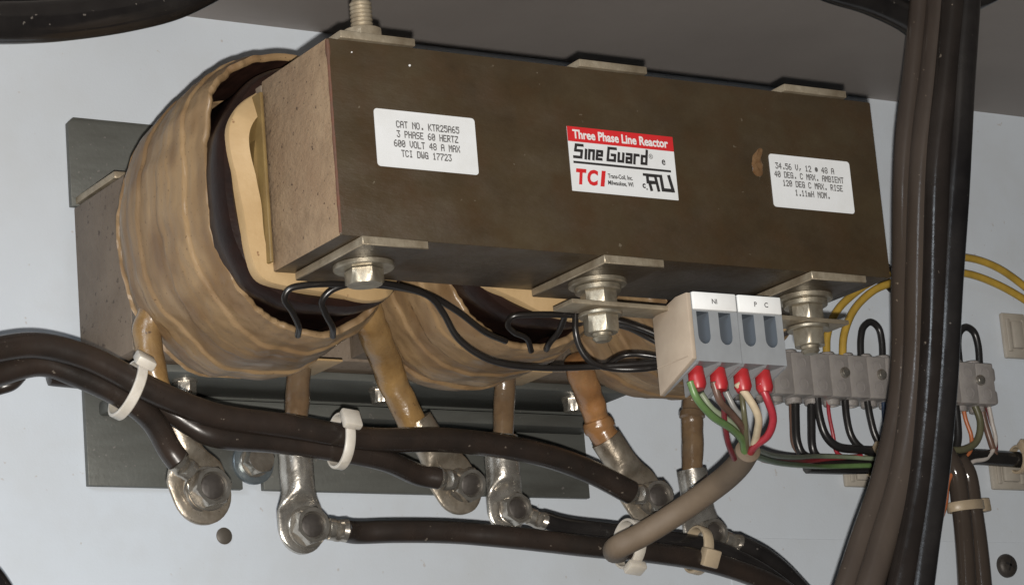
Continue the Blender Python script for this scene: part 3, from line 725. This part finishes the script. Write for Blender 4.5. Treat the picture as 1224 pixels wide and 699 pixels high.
cable('black cable just showing in the bottom left corner', [(-74, -60, -79), (-66.2, -60, -86.1), (-60.6, -60, -92.9), (-53.9, -60, -105.2)], 4.6, 'rubber_black')
# brown sheathed control cable with its fan of wires
t = thing('control_cable', 'grey brown sheathed control cable lying over the lower cables', 'cable', (171.9, -122, -87))
obj('sheath', tube([(192.4, -98, -82.8), (182.6, -108, -85.4), (174.6, -118, -86.9), (171.6, -126, -86.7), (179.4, -131, -82.9), (191.5, -142, -75), (196.8, -160, -68.1), (193.8, -178, -64.6), (188.6, -192, -61.7)], 4.9, seg=20, sub=10, wob=.05), 'sheath', t)

def wire(label, pts, r, m, group=None, name='wire', seg=10, sub=9):
    return obj(name, tube(pts, r, seg=seg, sub=sub), m, label=label, cat='wire', group=group)
WZ = 'coloured wires between control cable and grey terminal block'
def fan(label, pts, r, m): return wire(label, pts, r, m, WZ)
B0 = (188.9, -191, -62.5)
fan('green wire from the first red ferrule down to the control cable', [(148, -215, -42.1), (149.9, -215, -47.7), (158.2, -212, -53.6), (173.1, -204, -56.7), (183.6, -196, -59.5), (188.3, -190, -63.6)], 1.45, 'green_wire')
fan('pale green wire beside the green one below the first ferrule', [(159.8, -205, -43.8), (163.7, -205, -49), (172.4, -203, -53.1), (181.3, -198, -56.8), (188.7, -190, -63.6)], 1.2, 'pale_green_wire')
fan('brown wire from the second red ferrule to the control cable', [(158.6, -215, -41.7), (161.2, -214, -48.3), (170.8, -208, -52), (181.5, -200, -56.2), (189.5, -190, -63.6)], 1.4, 'brown_wire')
fan('maroon wire dropping straight from the second ferrule', [(165.2, -208, -41.7), (167.1, -208, -47.3), (169.3, -205, -53.9), (173.6, -200, -60.7), (181.9, -192, -65.2)], 1.1, 'maroon_wire')
fan('grey wire hanging behind the brown one', [(172.2, -204, -42.4), (175.3, -204, -48.7), (180.2, -202, -51.9), (183.8, -199, -56.3), (190.3, -190, -63.5)], 1.1, 'grey_wire')
fan('dark olive wire in the middle of the fan', [(177.7, -206, -42), (177.9, -206, -49.7), (180.9, -202, -55.7), (189.1, -190, -63.6)], 1.1, 'olive_wire')
fan('cream wire from the third red ferrule to the control cable', [(169.3, -215, -41.8), (173.6, -215, -46.7), (179.7, -212, -53.1), (184.6, -204, -57.6), (191, -190, -63.5)], 1.5, 'cream_wire')
fan('pink red wire from the fourth red ferrule curving to the control cable', [(180.1, -215, -41.4), (182.5, -215, -47.3), (186.6, -212, -53.8), (188, -206, -58.9), (187.8, -198, -61.1), (189.9, -190, -63.5)], 1.55, 'red_wire')

# ------------------------------------------------------------------ grey terminal block on its steel strip
st = thing('strip_bracket', 'narrow tan steel strip clamped between the two right hand bolt nuts', 'bracket', (160, -204, -15))
o = prism([(102, -12.3), (229, -13.4), (229, -15.2), (102, -14.1)], -211, -198, bev=.3)
obj('strip', o, 'clamp', st)
tb = thing('terminal_block', 'grey two module terminal block with white markers under the reactor', 'terminal block', (166, -212, -40))
X0, X1, Y0, Y1, Z0, Z1 = 146.2, 187.2, -223.0, -199.5, -36.2, -10.6
obj('end_plate', (lambda m: xform(m, Matrix(((0, 1, 0, 0), (1, 0, 0, 0), (0, 0, 1, 0), (0, 0, 0, 1)))))(prism([(Y0, Z1), (Y0, -35.4), (Y1 - 1, -44.5), (Y1 - 1, -15.0), (Y0 + 7, Z1)], X0 - 2.0, X0 - 0.05, bev=.25)), 'beige_plastic', tb, label='beige end plate')
obj('mould_line', box(X0 - 2.15, X0 - 1.9, Y0 + 2.5, Y1 - 1.2, -34.2, -33.8), 'beige_plastic', tb)
def module(xa, xb, txt):
    """front with two slots cut in"""
    bm = bmesh.new()
    def loop(pts):
        vs = [bm.verts.new((x, Y0, z)) for x, z in pts]
        return [bm.edges.new((vs[i], vs[(i + 1) % len(vs)])) for i in range(len(vs))]
    w = xb - xa
    edges = loop([(xa, Z0), (xb, Z0), (xb, Z1), (xa, Z1)])
    slots = []
    for k in range(2):
        sx = xa + w * (.22 + .49 * k); hw = 2.75
        pts = [(sx - hw, Z1 - 6.9), (sx - hw, Z1 - 16.0)] + [(sx - hw * math.cos(a), Z1 - 16.0 - hw * 1.1 * math.sin(a)) for a in [PI * q / 8 for q in range(1, 8)]] + [(sx + hw, Z1 - 16.0), (sx + hw, Z1 - 6.9)]
        slots.append(pts); edges += loop(pts)
    bmesh.ops.triangle_fill(bm, use_beauty=True, use_dissolve=False, edges=edges)
    mb = from_bm(bm)
    mb.add([(xa, Y0, Z0), (xb, Y0, Z0), (xb, Y0, Z1), (xa, Y0, Z1), (xa, Y1, Z0), (xb, Y1, Z0), (xb, Y1, Z1 - 4), (xa, Y1, Z1 - 4)], [(0, 1, 5, 4), (2, 3, 7, 6), (0, 4, 7, 3), (1, 2, 6, 5), (4, 5, 6, 7)])
    for pts in slots:
        n = len(pts)
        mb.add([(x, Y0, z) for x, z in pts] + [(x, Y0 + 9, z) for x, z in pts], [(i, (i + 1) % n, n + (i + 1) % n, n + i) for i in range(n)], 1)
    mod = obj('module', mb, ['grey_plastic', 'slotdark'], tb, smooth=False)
    for pts in slots:
        obj('slot_contact', prism(pts, Y0 + 8.6, Y0 + 9.4), 'slot', mod, smooth=False)
    mk = obj('marker', box(xa + .25, xb - .35, Y0 - 0.9, Y0 + 2, Z1 - 6.3, Z1 + 0.4, .55), 'white_plastic', mod)
    for s_, x in txt:
        obj('lettering', on_front(text_mb(s_, 2.6, bold=.05, align='CENTER'), x, Z1 - 3.9, Y0 - 0.94), 'grey_ink', mod, smooth=False)
    # slanting fins under the module, between the wire entries
    for x in (xa, xa + w * .5, xb - 1.0):
        f = prism([(Y0 + .02, Z0 + .1), (Y0 + 1.2, Z0 - .9), (Y1, Z0 - 8.0), (Y1, Z0 + .1)], x, x + 1.0)
        xform(f, Matrix(((0, 1, 0, 0), (1, 0, 0, 0), (0, 0, 1, 0), (0, 0, 0, 1))))
        obj('fin', f, 'grey_plastic', mod, smooth=False)
    for k in range(2):
        sx = xa + w * (.27 + .49 * k)
        top = Vector((sx, Y0 + 9, Z0 - .5)); d = Vector((-0.04, -0.12, -1))
        obj('ferrule', lathe([(2.9, 0), (3.1, 3), (3.3, 6.5), (2.5, 8.3), (1.6, 8.5), (.01, 8.5)], top, d, seg=18), 'ferrule', mod)
    return mod
module(X0, X0 + 20.2, [('NI', X0 + 9.8)])
module(X0 + 20.6, X1, [('P', X0 + 28.5), ('C', X0 + 33.5)])

# ------------------------------------------------------------------ thin black sensor wires under the yoke
GS = 'thin black sensor wires under the yoke'
def sens(label, pts, r=1.15): return wire(label, pts, r, 'thin_black', GS)
sens('thin black wire looping out of the left coil, leftmost loop', [(11.2, -170, -21.1), (8.5, -176, -19.3), (3.5, -181, -15.4), (-0.8, -184, -11.8), (0.1, -186, -9), (6.7, -188, -7.5), (24.2, -188, -6.1), (42.4, -186, -5.4), (57.3, -184, -6.8), (70.4, -182, -11.5), (84.7, -178, -17.9), (96, -174, -19.8)])
sens('thin black wire looping out of the left coil, right loop, then sagging to the block', [(25.4, -170, -20.6), (22, -176, -18.6), (17.1, -180, -14.6), (14.7, -183, -11.6), (17.1, -186, -8.2), (27.1, -189, -5.6), (44.7, -188, -5.8), (57.8, -186, -8.5), (63.8, -184, -13.6), (70.5, -182, -22.1), (83, -182, -29.3), (101.4, -184, -31.8), (124.6, -188, -31.3), (139.3, -194, -31), (151.8, -198, -30.4)], 1.2)
sens('thin black wire hooked over the edge of the middle coil', [(108.7, -171, -22.3), (104.7, -175, -18.7), (97.1, -178, -17.2), (93.5, -180, -15.1), (93.7, -183, -12.9), (102.1, -186, -12.3), (119.2, -188, -12.1)], 1.1)
sens('thin black wire standing up from the middle coil', [(115.4, -171, -21.3), (114.5, -175, -19.8), (115.8, -180, -16.4), (115, -186, -12.2), (113.7, -190, -10)], 1.15)
sens('thin black wire dropping beside the middle nuts and joining the long wire', [(117.2, -190, -12.4), (116.5, -190, -18.5), (118.4, -189, -24.5), (122.6, -189, -29.7), (130.7, -190, -32.1), (140.3, -195, -33.1), (151.7, -198, -31.7)], 1.2)
sens('thin black wire entering the block from behind the middle nuts', [(127, -182, -10.5), (137.4, -186, -12.5), (144.2, -192, -16.5), (153.9, -199, -22.9)], 1.2)
sens('lower thin black wire entering the block beside the middle nuts', [(135.7, -180, -11.8), (142.7, -186, -15.1), (147.6, -192, -20.2), (154.2, -198, -26.5)], 1.0)
sens('upper thin black wire crossing the right coil to the block', [(129.7, -186, -31.2), (138.2, -188, -26.5), (144.2, -193, -27.1), (153.8, -198, -30)], 1.0)

# ------------------------------------------------------------------ nylon terminal strip on the panel
tsx = thing('terminal_strip', 'smoky translucent nylon terminal strip screwed to the white panel', 'terminal strip', (400, -10, 5))
pitch = 11.2; nx0 = 329.0; ncell = 13
for k in range(ncell):
    xa = nx0 + k * pitch; xb = xa + pitch - .12
    zc = 15.6
    mb = box(xa, xb, -19, -1, zc - 10.2, zc + 10.2, .8)
    c = obj('terminal_cell', mb, 'nylon', tsx)
    for sgn in (-1, 1):
        obj('wire_socket', lathe([(4.0, 0), (4.0, 2.2), (3.5, 2.7), (2.4, 2.7), (2.4, .6), (.01, .5)], ((xa + xb) / 2, -10, zc + sgn * 10.1), (0, 0, sgn), seg=18), 'nylon', c)
        zz = zc + sgn * 5.0
        hole = lathe([(3.2, -.4), (3.1, .12), (2.7, .25), (2.3, .2), (2.2, -.3), (.01, -.3)], ((xa + xb) / 2, -19, zz), (0, -1, 0), seg=18)
        obj('screw_well', hole, 'nylon', c)
for x in (381.8, 403.8, 465.0):
    obj('strip_screw', lathe([(2.7, 0), (2.6, .9), (1.9, 1.7), (.01, 2.0)], (x, -19.2, 17.0), (0, -1, 0), seg=18), 'nut', tsx)
for zz in (10.0, 21.4):
    obj('end_lug', box(nx0 + ncell * pitch - .4, nx0 + ncell * pitch + 5.0, -15, -2, zz - 3.6, zz + 3.6, 1.6), 'nylon', tsx)

GW = 'wires at the nylon terminal strip'
def sw(label, pts, r, m): return wire(label, pts, r, m, GW)
sw('upper yellow wire arching from the terminal strip past the hanging cables', [(378.7, -11, 26.9), (380.6, -11, 37.2), (387.8, -11, 49), (403.9, -12, 61.2), (420.7, -13, 69.1), (447, -13, 77.6), (471.5, -13, 80.5), (489.9, -13, 77), (508, -12, 68.5), (525.8, -12, 55.3)], 1.9, 'yellow_wire')
sw('lower yellow wire arching from the terminal strip past the hanging cables', [(388.2, -11, 26.6), (390.7, -11, 37.7), (398.6, -11, 50.4), (411.5, -12, 60.5), (424.3, -13, 65.2), (446.9, -12, 71.5), (471.1, -12, 72.6), (489.4, -12, 68.6), (506.9, -12, 61.6), (525.1, -12, 51)], 1.9, 'yellow_wire')
sw('black jumper loop on top of the terminal strip left of the hanging cables', [(399.3, -11, 26.7), (400.6, -11, 36.2), (403, -11, 42), (408, -11, 44.8), (412.2, -11, 42.1), (413.3, -11, 35.6), (412.5, -11, 26.5)], 1.7, 'black_wire')
sw('black jumper loop on top of the terminal strip right of the hanging cables', [(460.5, -11, 27.1), (461.1, -11, 37.2), (463, -11, 42.8), (467.7, -11, 45.5), (472.1, -11, 43.3), (473.8, -11, 37), (473.3, -11, 26.9)], 1.8, 'black_wire')
sw('black wire rising from the strip behind the hanging cables', [(419.7, -11, 26.9), (421.3, -11, 37.2), (424.3, -11, 43.6), (433.5, -11, 46.6), (440.7, -11, 42.4), (440.1, -11, 27.8)], 1.8, 'black_wire')
sw('black wire below the strip, first from the grey block', [(358, -11, 8.7), (356.3, -11, -4.1), (355.8, -11, -15.3), (358.4, -11, -21.1), (371.1, -10, -23.3), (393.5, -10, -23.1)], 2.0, 'black_wire')
sw('dark wire hugging the first black one below the strip', [(357.1, -9, 9.1), (355.6, -9, -5.7), (355.6, -9, -16.8), (362.7, -9, -22.6), (379.2, -9, -24.1)], 1.4, 'brown_wire')
sw('straight black wire below the strip, second from the grey block', [(367.2, -11, 8.3), (365.3, -11, -5.8), (364.6, -11, -18.9), (368.8, -10, -22.6), (389.2, -9, -23.8)], 2.0, 'black_wire')
sw('black wire sweeping right below the strip, third from the grey block', [(368.6, -13, 7.9), (368.7, -13, -2.1), (371.3, -13, -12), (377.1, -13, -17), (389.3, -13, -18.2), (408.8, -12, -17.8)], 2.0, 'black_wire')
sw('thin red wire hanging from the strip left of the hanging cables', [(376.7, -11, 8.7), (376.3, -11, -1.4), (377.4, -11, -11.4), (379.1, -10, -19.1), (386.9, -9, -22.2)], .95, 'red_wire')
sw('black wire below the strip under its left screw', [(386.3, -12, 8), (385.8, -12, -2.5), (387.5, -12, -12), (392.7, -12, -17.5), (409.3, -11, -20.4)], 1.8, 'black_wire')
sw('black wire below the strip nearest the hanging cables', [(399.4, -12, 8.2), (400, -12, -1.9), (402.1, -12, -11.6), (406.8, -12, -17.9), (421, -11, -20.5)], 1.8, 'black_wire')
sw('thin blue wire hanging from the strip beside the hanging cables', [(409.5, -12, 8.2), (408.5, -12, -2.4), (408.7, -12, -11.3), (410.7, -12, -18.5)], 1.1, 'blue_wire')
sw('red wire lying along the bundle under the strip', [(199.7, -180, -59.9), (227.7, -150, -55.6), (284, -90, -42.8), (345.3, -30, -28.5), (376.3, -13, -22.6), (391.4, -13, -21.3)], 1.1, 'red_wire')
sw('pale grey wire from the control cable lying along the bundle under the strip', [(202.2, -180, -58.8), (248.8, -130, -49.2), (306.8, -70, -35.9), (357.7, -24, -24.6), (383, -14, -22.2), (398.8, -13, -22.3)], 1.1, 'pale_green_wire')
sw('dark green wire along the underside of the bundle under the strip', [(201.1, -180, -61.2), (266.2, -110, -47.7), (326.8, -50, -35), (368.4, -16, -27.4), (395.8, -13, -25.6)], 1.2, 'green_wire')
sw('black bundle core running along the panel under the strip', [(361.7, -9, -25.7), (384, -9, -25.5), (409.3, -9, -24), (435.4, -9, -20.8), (461.9, -9, -18.8), (483.2, -9, -19.1), (510.2, -9, -19.9)], 4.0, 'rubber_black')
sw('black wire crossing low behind the hanging cables on the right', [(427.4, -13, -18.2), (443.1, -13, -17), (456.4, -13, -15.7), (463.9, -13, -11.4), (467.4, -13, -2.6), (465.3, -12, 8.8)], 1.8, 'olive_wire')
sw('black wire below the strip just right of the hanging cables', [(453.7, -12, 9.1), (453.8, -12, -0.8), (452.7, -12, -11.1), (448.8, -12, -19.4)], 2.0, 'black_wire')
sw('orange wire below the strip right of the hanging cables', [(458.4, -12, 8.5), (459.1, -12, -0.6), (461.4, -12, -9.6), (459.8, -12, -16.2), (452.5, -12, -22.2)], 1.1, 'orange_wire')
sw('dark brown wire below the right end of the strip', [(470, -12, 8.1), (471.1, -12, -1.4), (473.3, -12, -11.3), (476.2, -11, -18.4)], 1.7, 'brown_wire')
sw('pale wire curling below the right end of the strip', [(474.8, -12, 8.3), (475.8, -12, -2.1), (476.5, -12, -11.6), (469.8, -12, -19.6), (459.9, -12, -22), (453.7, -12, -27.9)], 1.1, 'white_wire')
sw('maroon wire at the far right end of the strip', [(475, -10, 8.8), (476.7, -10, -0.8), (478.8, -10, -7.8), (478, -10, -16.1)], .9, 'maroon_wire')
cable('brown sheathed cable dropping below the strip, left of the tied pair', [(443.8, -12, -17.5), (448.7, -12, -26.8), (449.5, -12, -41.8), (448.9, -12, -62.1), (446.1, -12, -96.2)], 4.6, 'dusty_rubber')
cable('brown sheathed cable dropping below the strip, right of the tied pair', [(453, -10, -20.1), (457.6, -10, -27.4), (458.8, -10, -43.3), (459.3, -10, -63.6), (458.3, -10, -95.8)], 4.6, 'dusty_rubber')
sw('thin orange wire beside the tied pair of brown cables', [(450.6, -13, -22.5), (442.8, -13, -32), (438, -14, -44.5), (427.7, -12, -62.4)], 1.0, 'orange_wire')

# ------------------------------------------------------------------ cable ties and mounts
def tie(label, c, tangent, ra, rb, head_ang, m='tie', wide=4.6, head=(6.5, 6.5, 4.6), tail=None, up=(0, -1, 0), long_head=0):
    t = thing('cable_tie', label, 'cable tie', c, 'nylon cable ties')
    z = Vector(tangent).normalized(); y = Vector(up); y = (y - z * y.dot(z)).normalized(); x = y.cross(z)
    c = Vector(c); rings = []
    n = 40
    for k in range(n):
        a = 2 * PI * k / n; d = x * math.cos(a) * ra + y * math.sin(a) * rb
        d2 = x * math.cos(a) * (ra + 1.1) + y * math.sin(a) * (rb + 1.1)
        h = z * wide / 2; hb = z * (wide / 2 - .35)
        rings.append([c + d - h, c + d + h, c + d2 * .97 + h, c + d2 + hb, c + d2 - hb, c + d2 * .97 - h])
    obj('band', loft(rings, closed=True), m, t)
    a = head_ang; o = c + x * math.cos(a) * (ra + 1.5) + y * math.sin(a) * (rb + 1.5)
    out = (x * math.cos(a) / ra + y * math.sin(a) / rb).normalized(); tan = z.cross(out)
    mx = Matrix((z, tan, out)).transposed().to_4x4(); mx.translation = o
    hb = box(-head[0] / 2, head[0] / 2, -head[1] / 2, head[1] / 2, -head[2] * .3, head[2] * .7, .8)
    obj('head', xform(hb, mx), m, t)
    if long_head:
        obj('tail', xform(box(-wide / 2, wide / 2, -head[1] / 2 - long_head, -head[1] / 2 + 1, -.5, 1.0, .3), mx), m, t)
    return t
def tng(a, b): return Vector(b) - Vector(a)
tie('pale nylon tie round the cables beside the left coil', (-29.7, -114, -30), tng((-40.3, -114, -24.9), (-17.7, -114, -34.8)), 10.4, 9.6, 0.6, wide=4.0, head=(7.4, 7.6, 3.8))
tie('pale nylon tie round the cables in front of the leftmost straight lug', (56.8, -114, -46.1), tng((43.8, -114, -43.6), (70.5, -114, -46.6)), 9.8, 7.6, 0.95, wide=4.0, head=(7.6, 8, 3.2))
tie('pale nylon tie holding the end of the control cable to the lower cables', (187.2, -110, -83), tng((174.4, -110, -82.5), (202.3, -110, -86.2)), 9.2, 8.4, 2.7, wide=4.6, head=(8, 6, 3.5))
tie('yellowed nylon tie round the lower cables under the rightmost straight lug', (226.4, -102, -83.5), tng((212.5, -102, -81.2), (245.4, -102, -87.8)), 9.0, 7.4, 2.0, m='tie_amber', head=(7.5, 7.5, 5))
tie('amber nylon tie round the wire bundle under the terminal strip', (400.7, -11, -23.9), tng((387.6, -11, -23.8), (415.2, -11, -24.7)), 6.2, 5.2, .9, m='tie_amber', wide=4.2, head=(7, 7, 4.5))
tie('yellowed nylon tie round the pair of brown cables at the right', (452.3, -12, -43.8), tng((452.1, -12, -31.6), (454.2, -12, -58)), 9.4, 5.6, -0.15, m='tie_amber', wide=4.6, head=(6.5, 6.5, 6))
tie('yellowed nylon tie at the far right end of the wire bundle', (492.9, -9, -19.2), tng((477.9, -9, -18.8), (510.2, -9, -19.9)), 6.0, 5.0, .9, m='tie_amber', wide=4.2)
tie('black tie on the yellow wires beside the hanging cables', (423.2, -12, 66.6), tng((414.5, -12, 63.6), (433.4, -12, 68.9)), 5.6, 3.4, -0.6, m='thin_black', wide=4.0, head=(6, 5, 5), long_head=6)

def mount(label, c, w, h):
    t = thing('tie_mount', label, 'tie mount', c, 'adhesive tie mounts')
    x, _, z = c
    obj('base', box(x - w / 2, x + w / 2, -3.2, -.5, z - h / 2, z + h / 2, .8), 'mount', t)
    obj('bridge', box(x - w * .22, x + w * .22, -5.6, -3.1, z - h * .30, z + h * .30, .7), 'mount', t)
    for sx in (-1, 1):
        obj('bridge_foot', box(x + sx * w * .33 - 1.2, x + sx * w * .33 + 1.2, -4.4, -3.1, z - h * .36, z + h * .36, .4), 'mount', t)
    return t
mount('beige adhesive tie mount under the amber tie below the terminal strip', (398.6, -3, -26.7), 20, 14)
mount('large beige adhesive tie mount at the right edge beside the black jumper loop', (506.6, -3, 45.3), 15, 23)
mount('beige adhesive tie mount at the right edge under the black bundle', (490.9, -3, -23.9), 22, 18)

# panel hardware
t = thing('panel_screw', 'dark grey pan head screw in the panel at the lower right corner', 'screw', (482.9, -1, -70.4))
c = Vector((483.3, -0.6, -70.3)); c.y = -.6
obj('screw_head', lathe([(5.8, 0), (5.8, 1.4), (5.0, 2.8), (3.0, 3.6), (.01, 3.8)], c, (0, -1, 0), seg=24), 'bolt_end', t)
mb = MB()
for q in range(2):
    m_ = Matrix.Translation(c) @ Matrix.Rotation(q * PI / 2 + .4, 4, 'Y')
    mb2 = xform(box(-2.9, 2.9, -3.95, -3.0, -.5, .5), m_); mb.add(mb2.v, mb2.f)
obj('cross_recess', mb, 'ink', t)
c = Vector((63, -0.3, -61.6)); c.y = -.02
obj('hole_plug', lathe([(3.5, 0), (3.5, .5), (2.9, .9), (.01, 1.0)], c, (0, -1, 0), seg=24), 'brown_steel', label='small round grey plug in the panel below the leftmost lug', cat='plug')
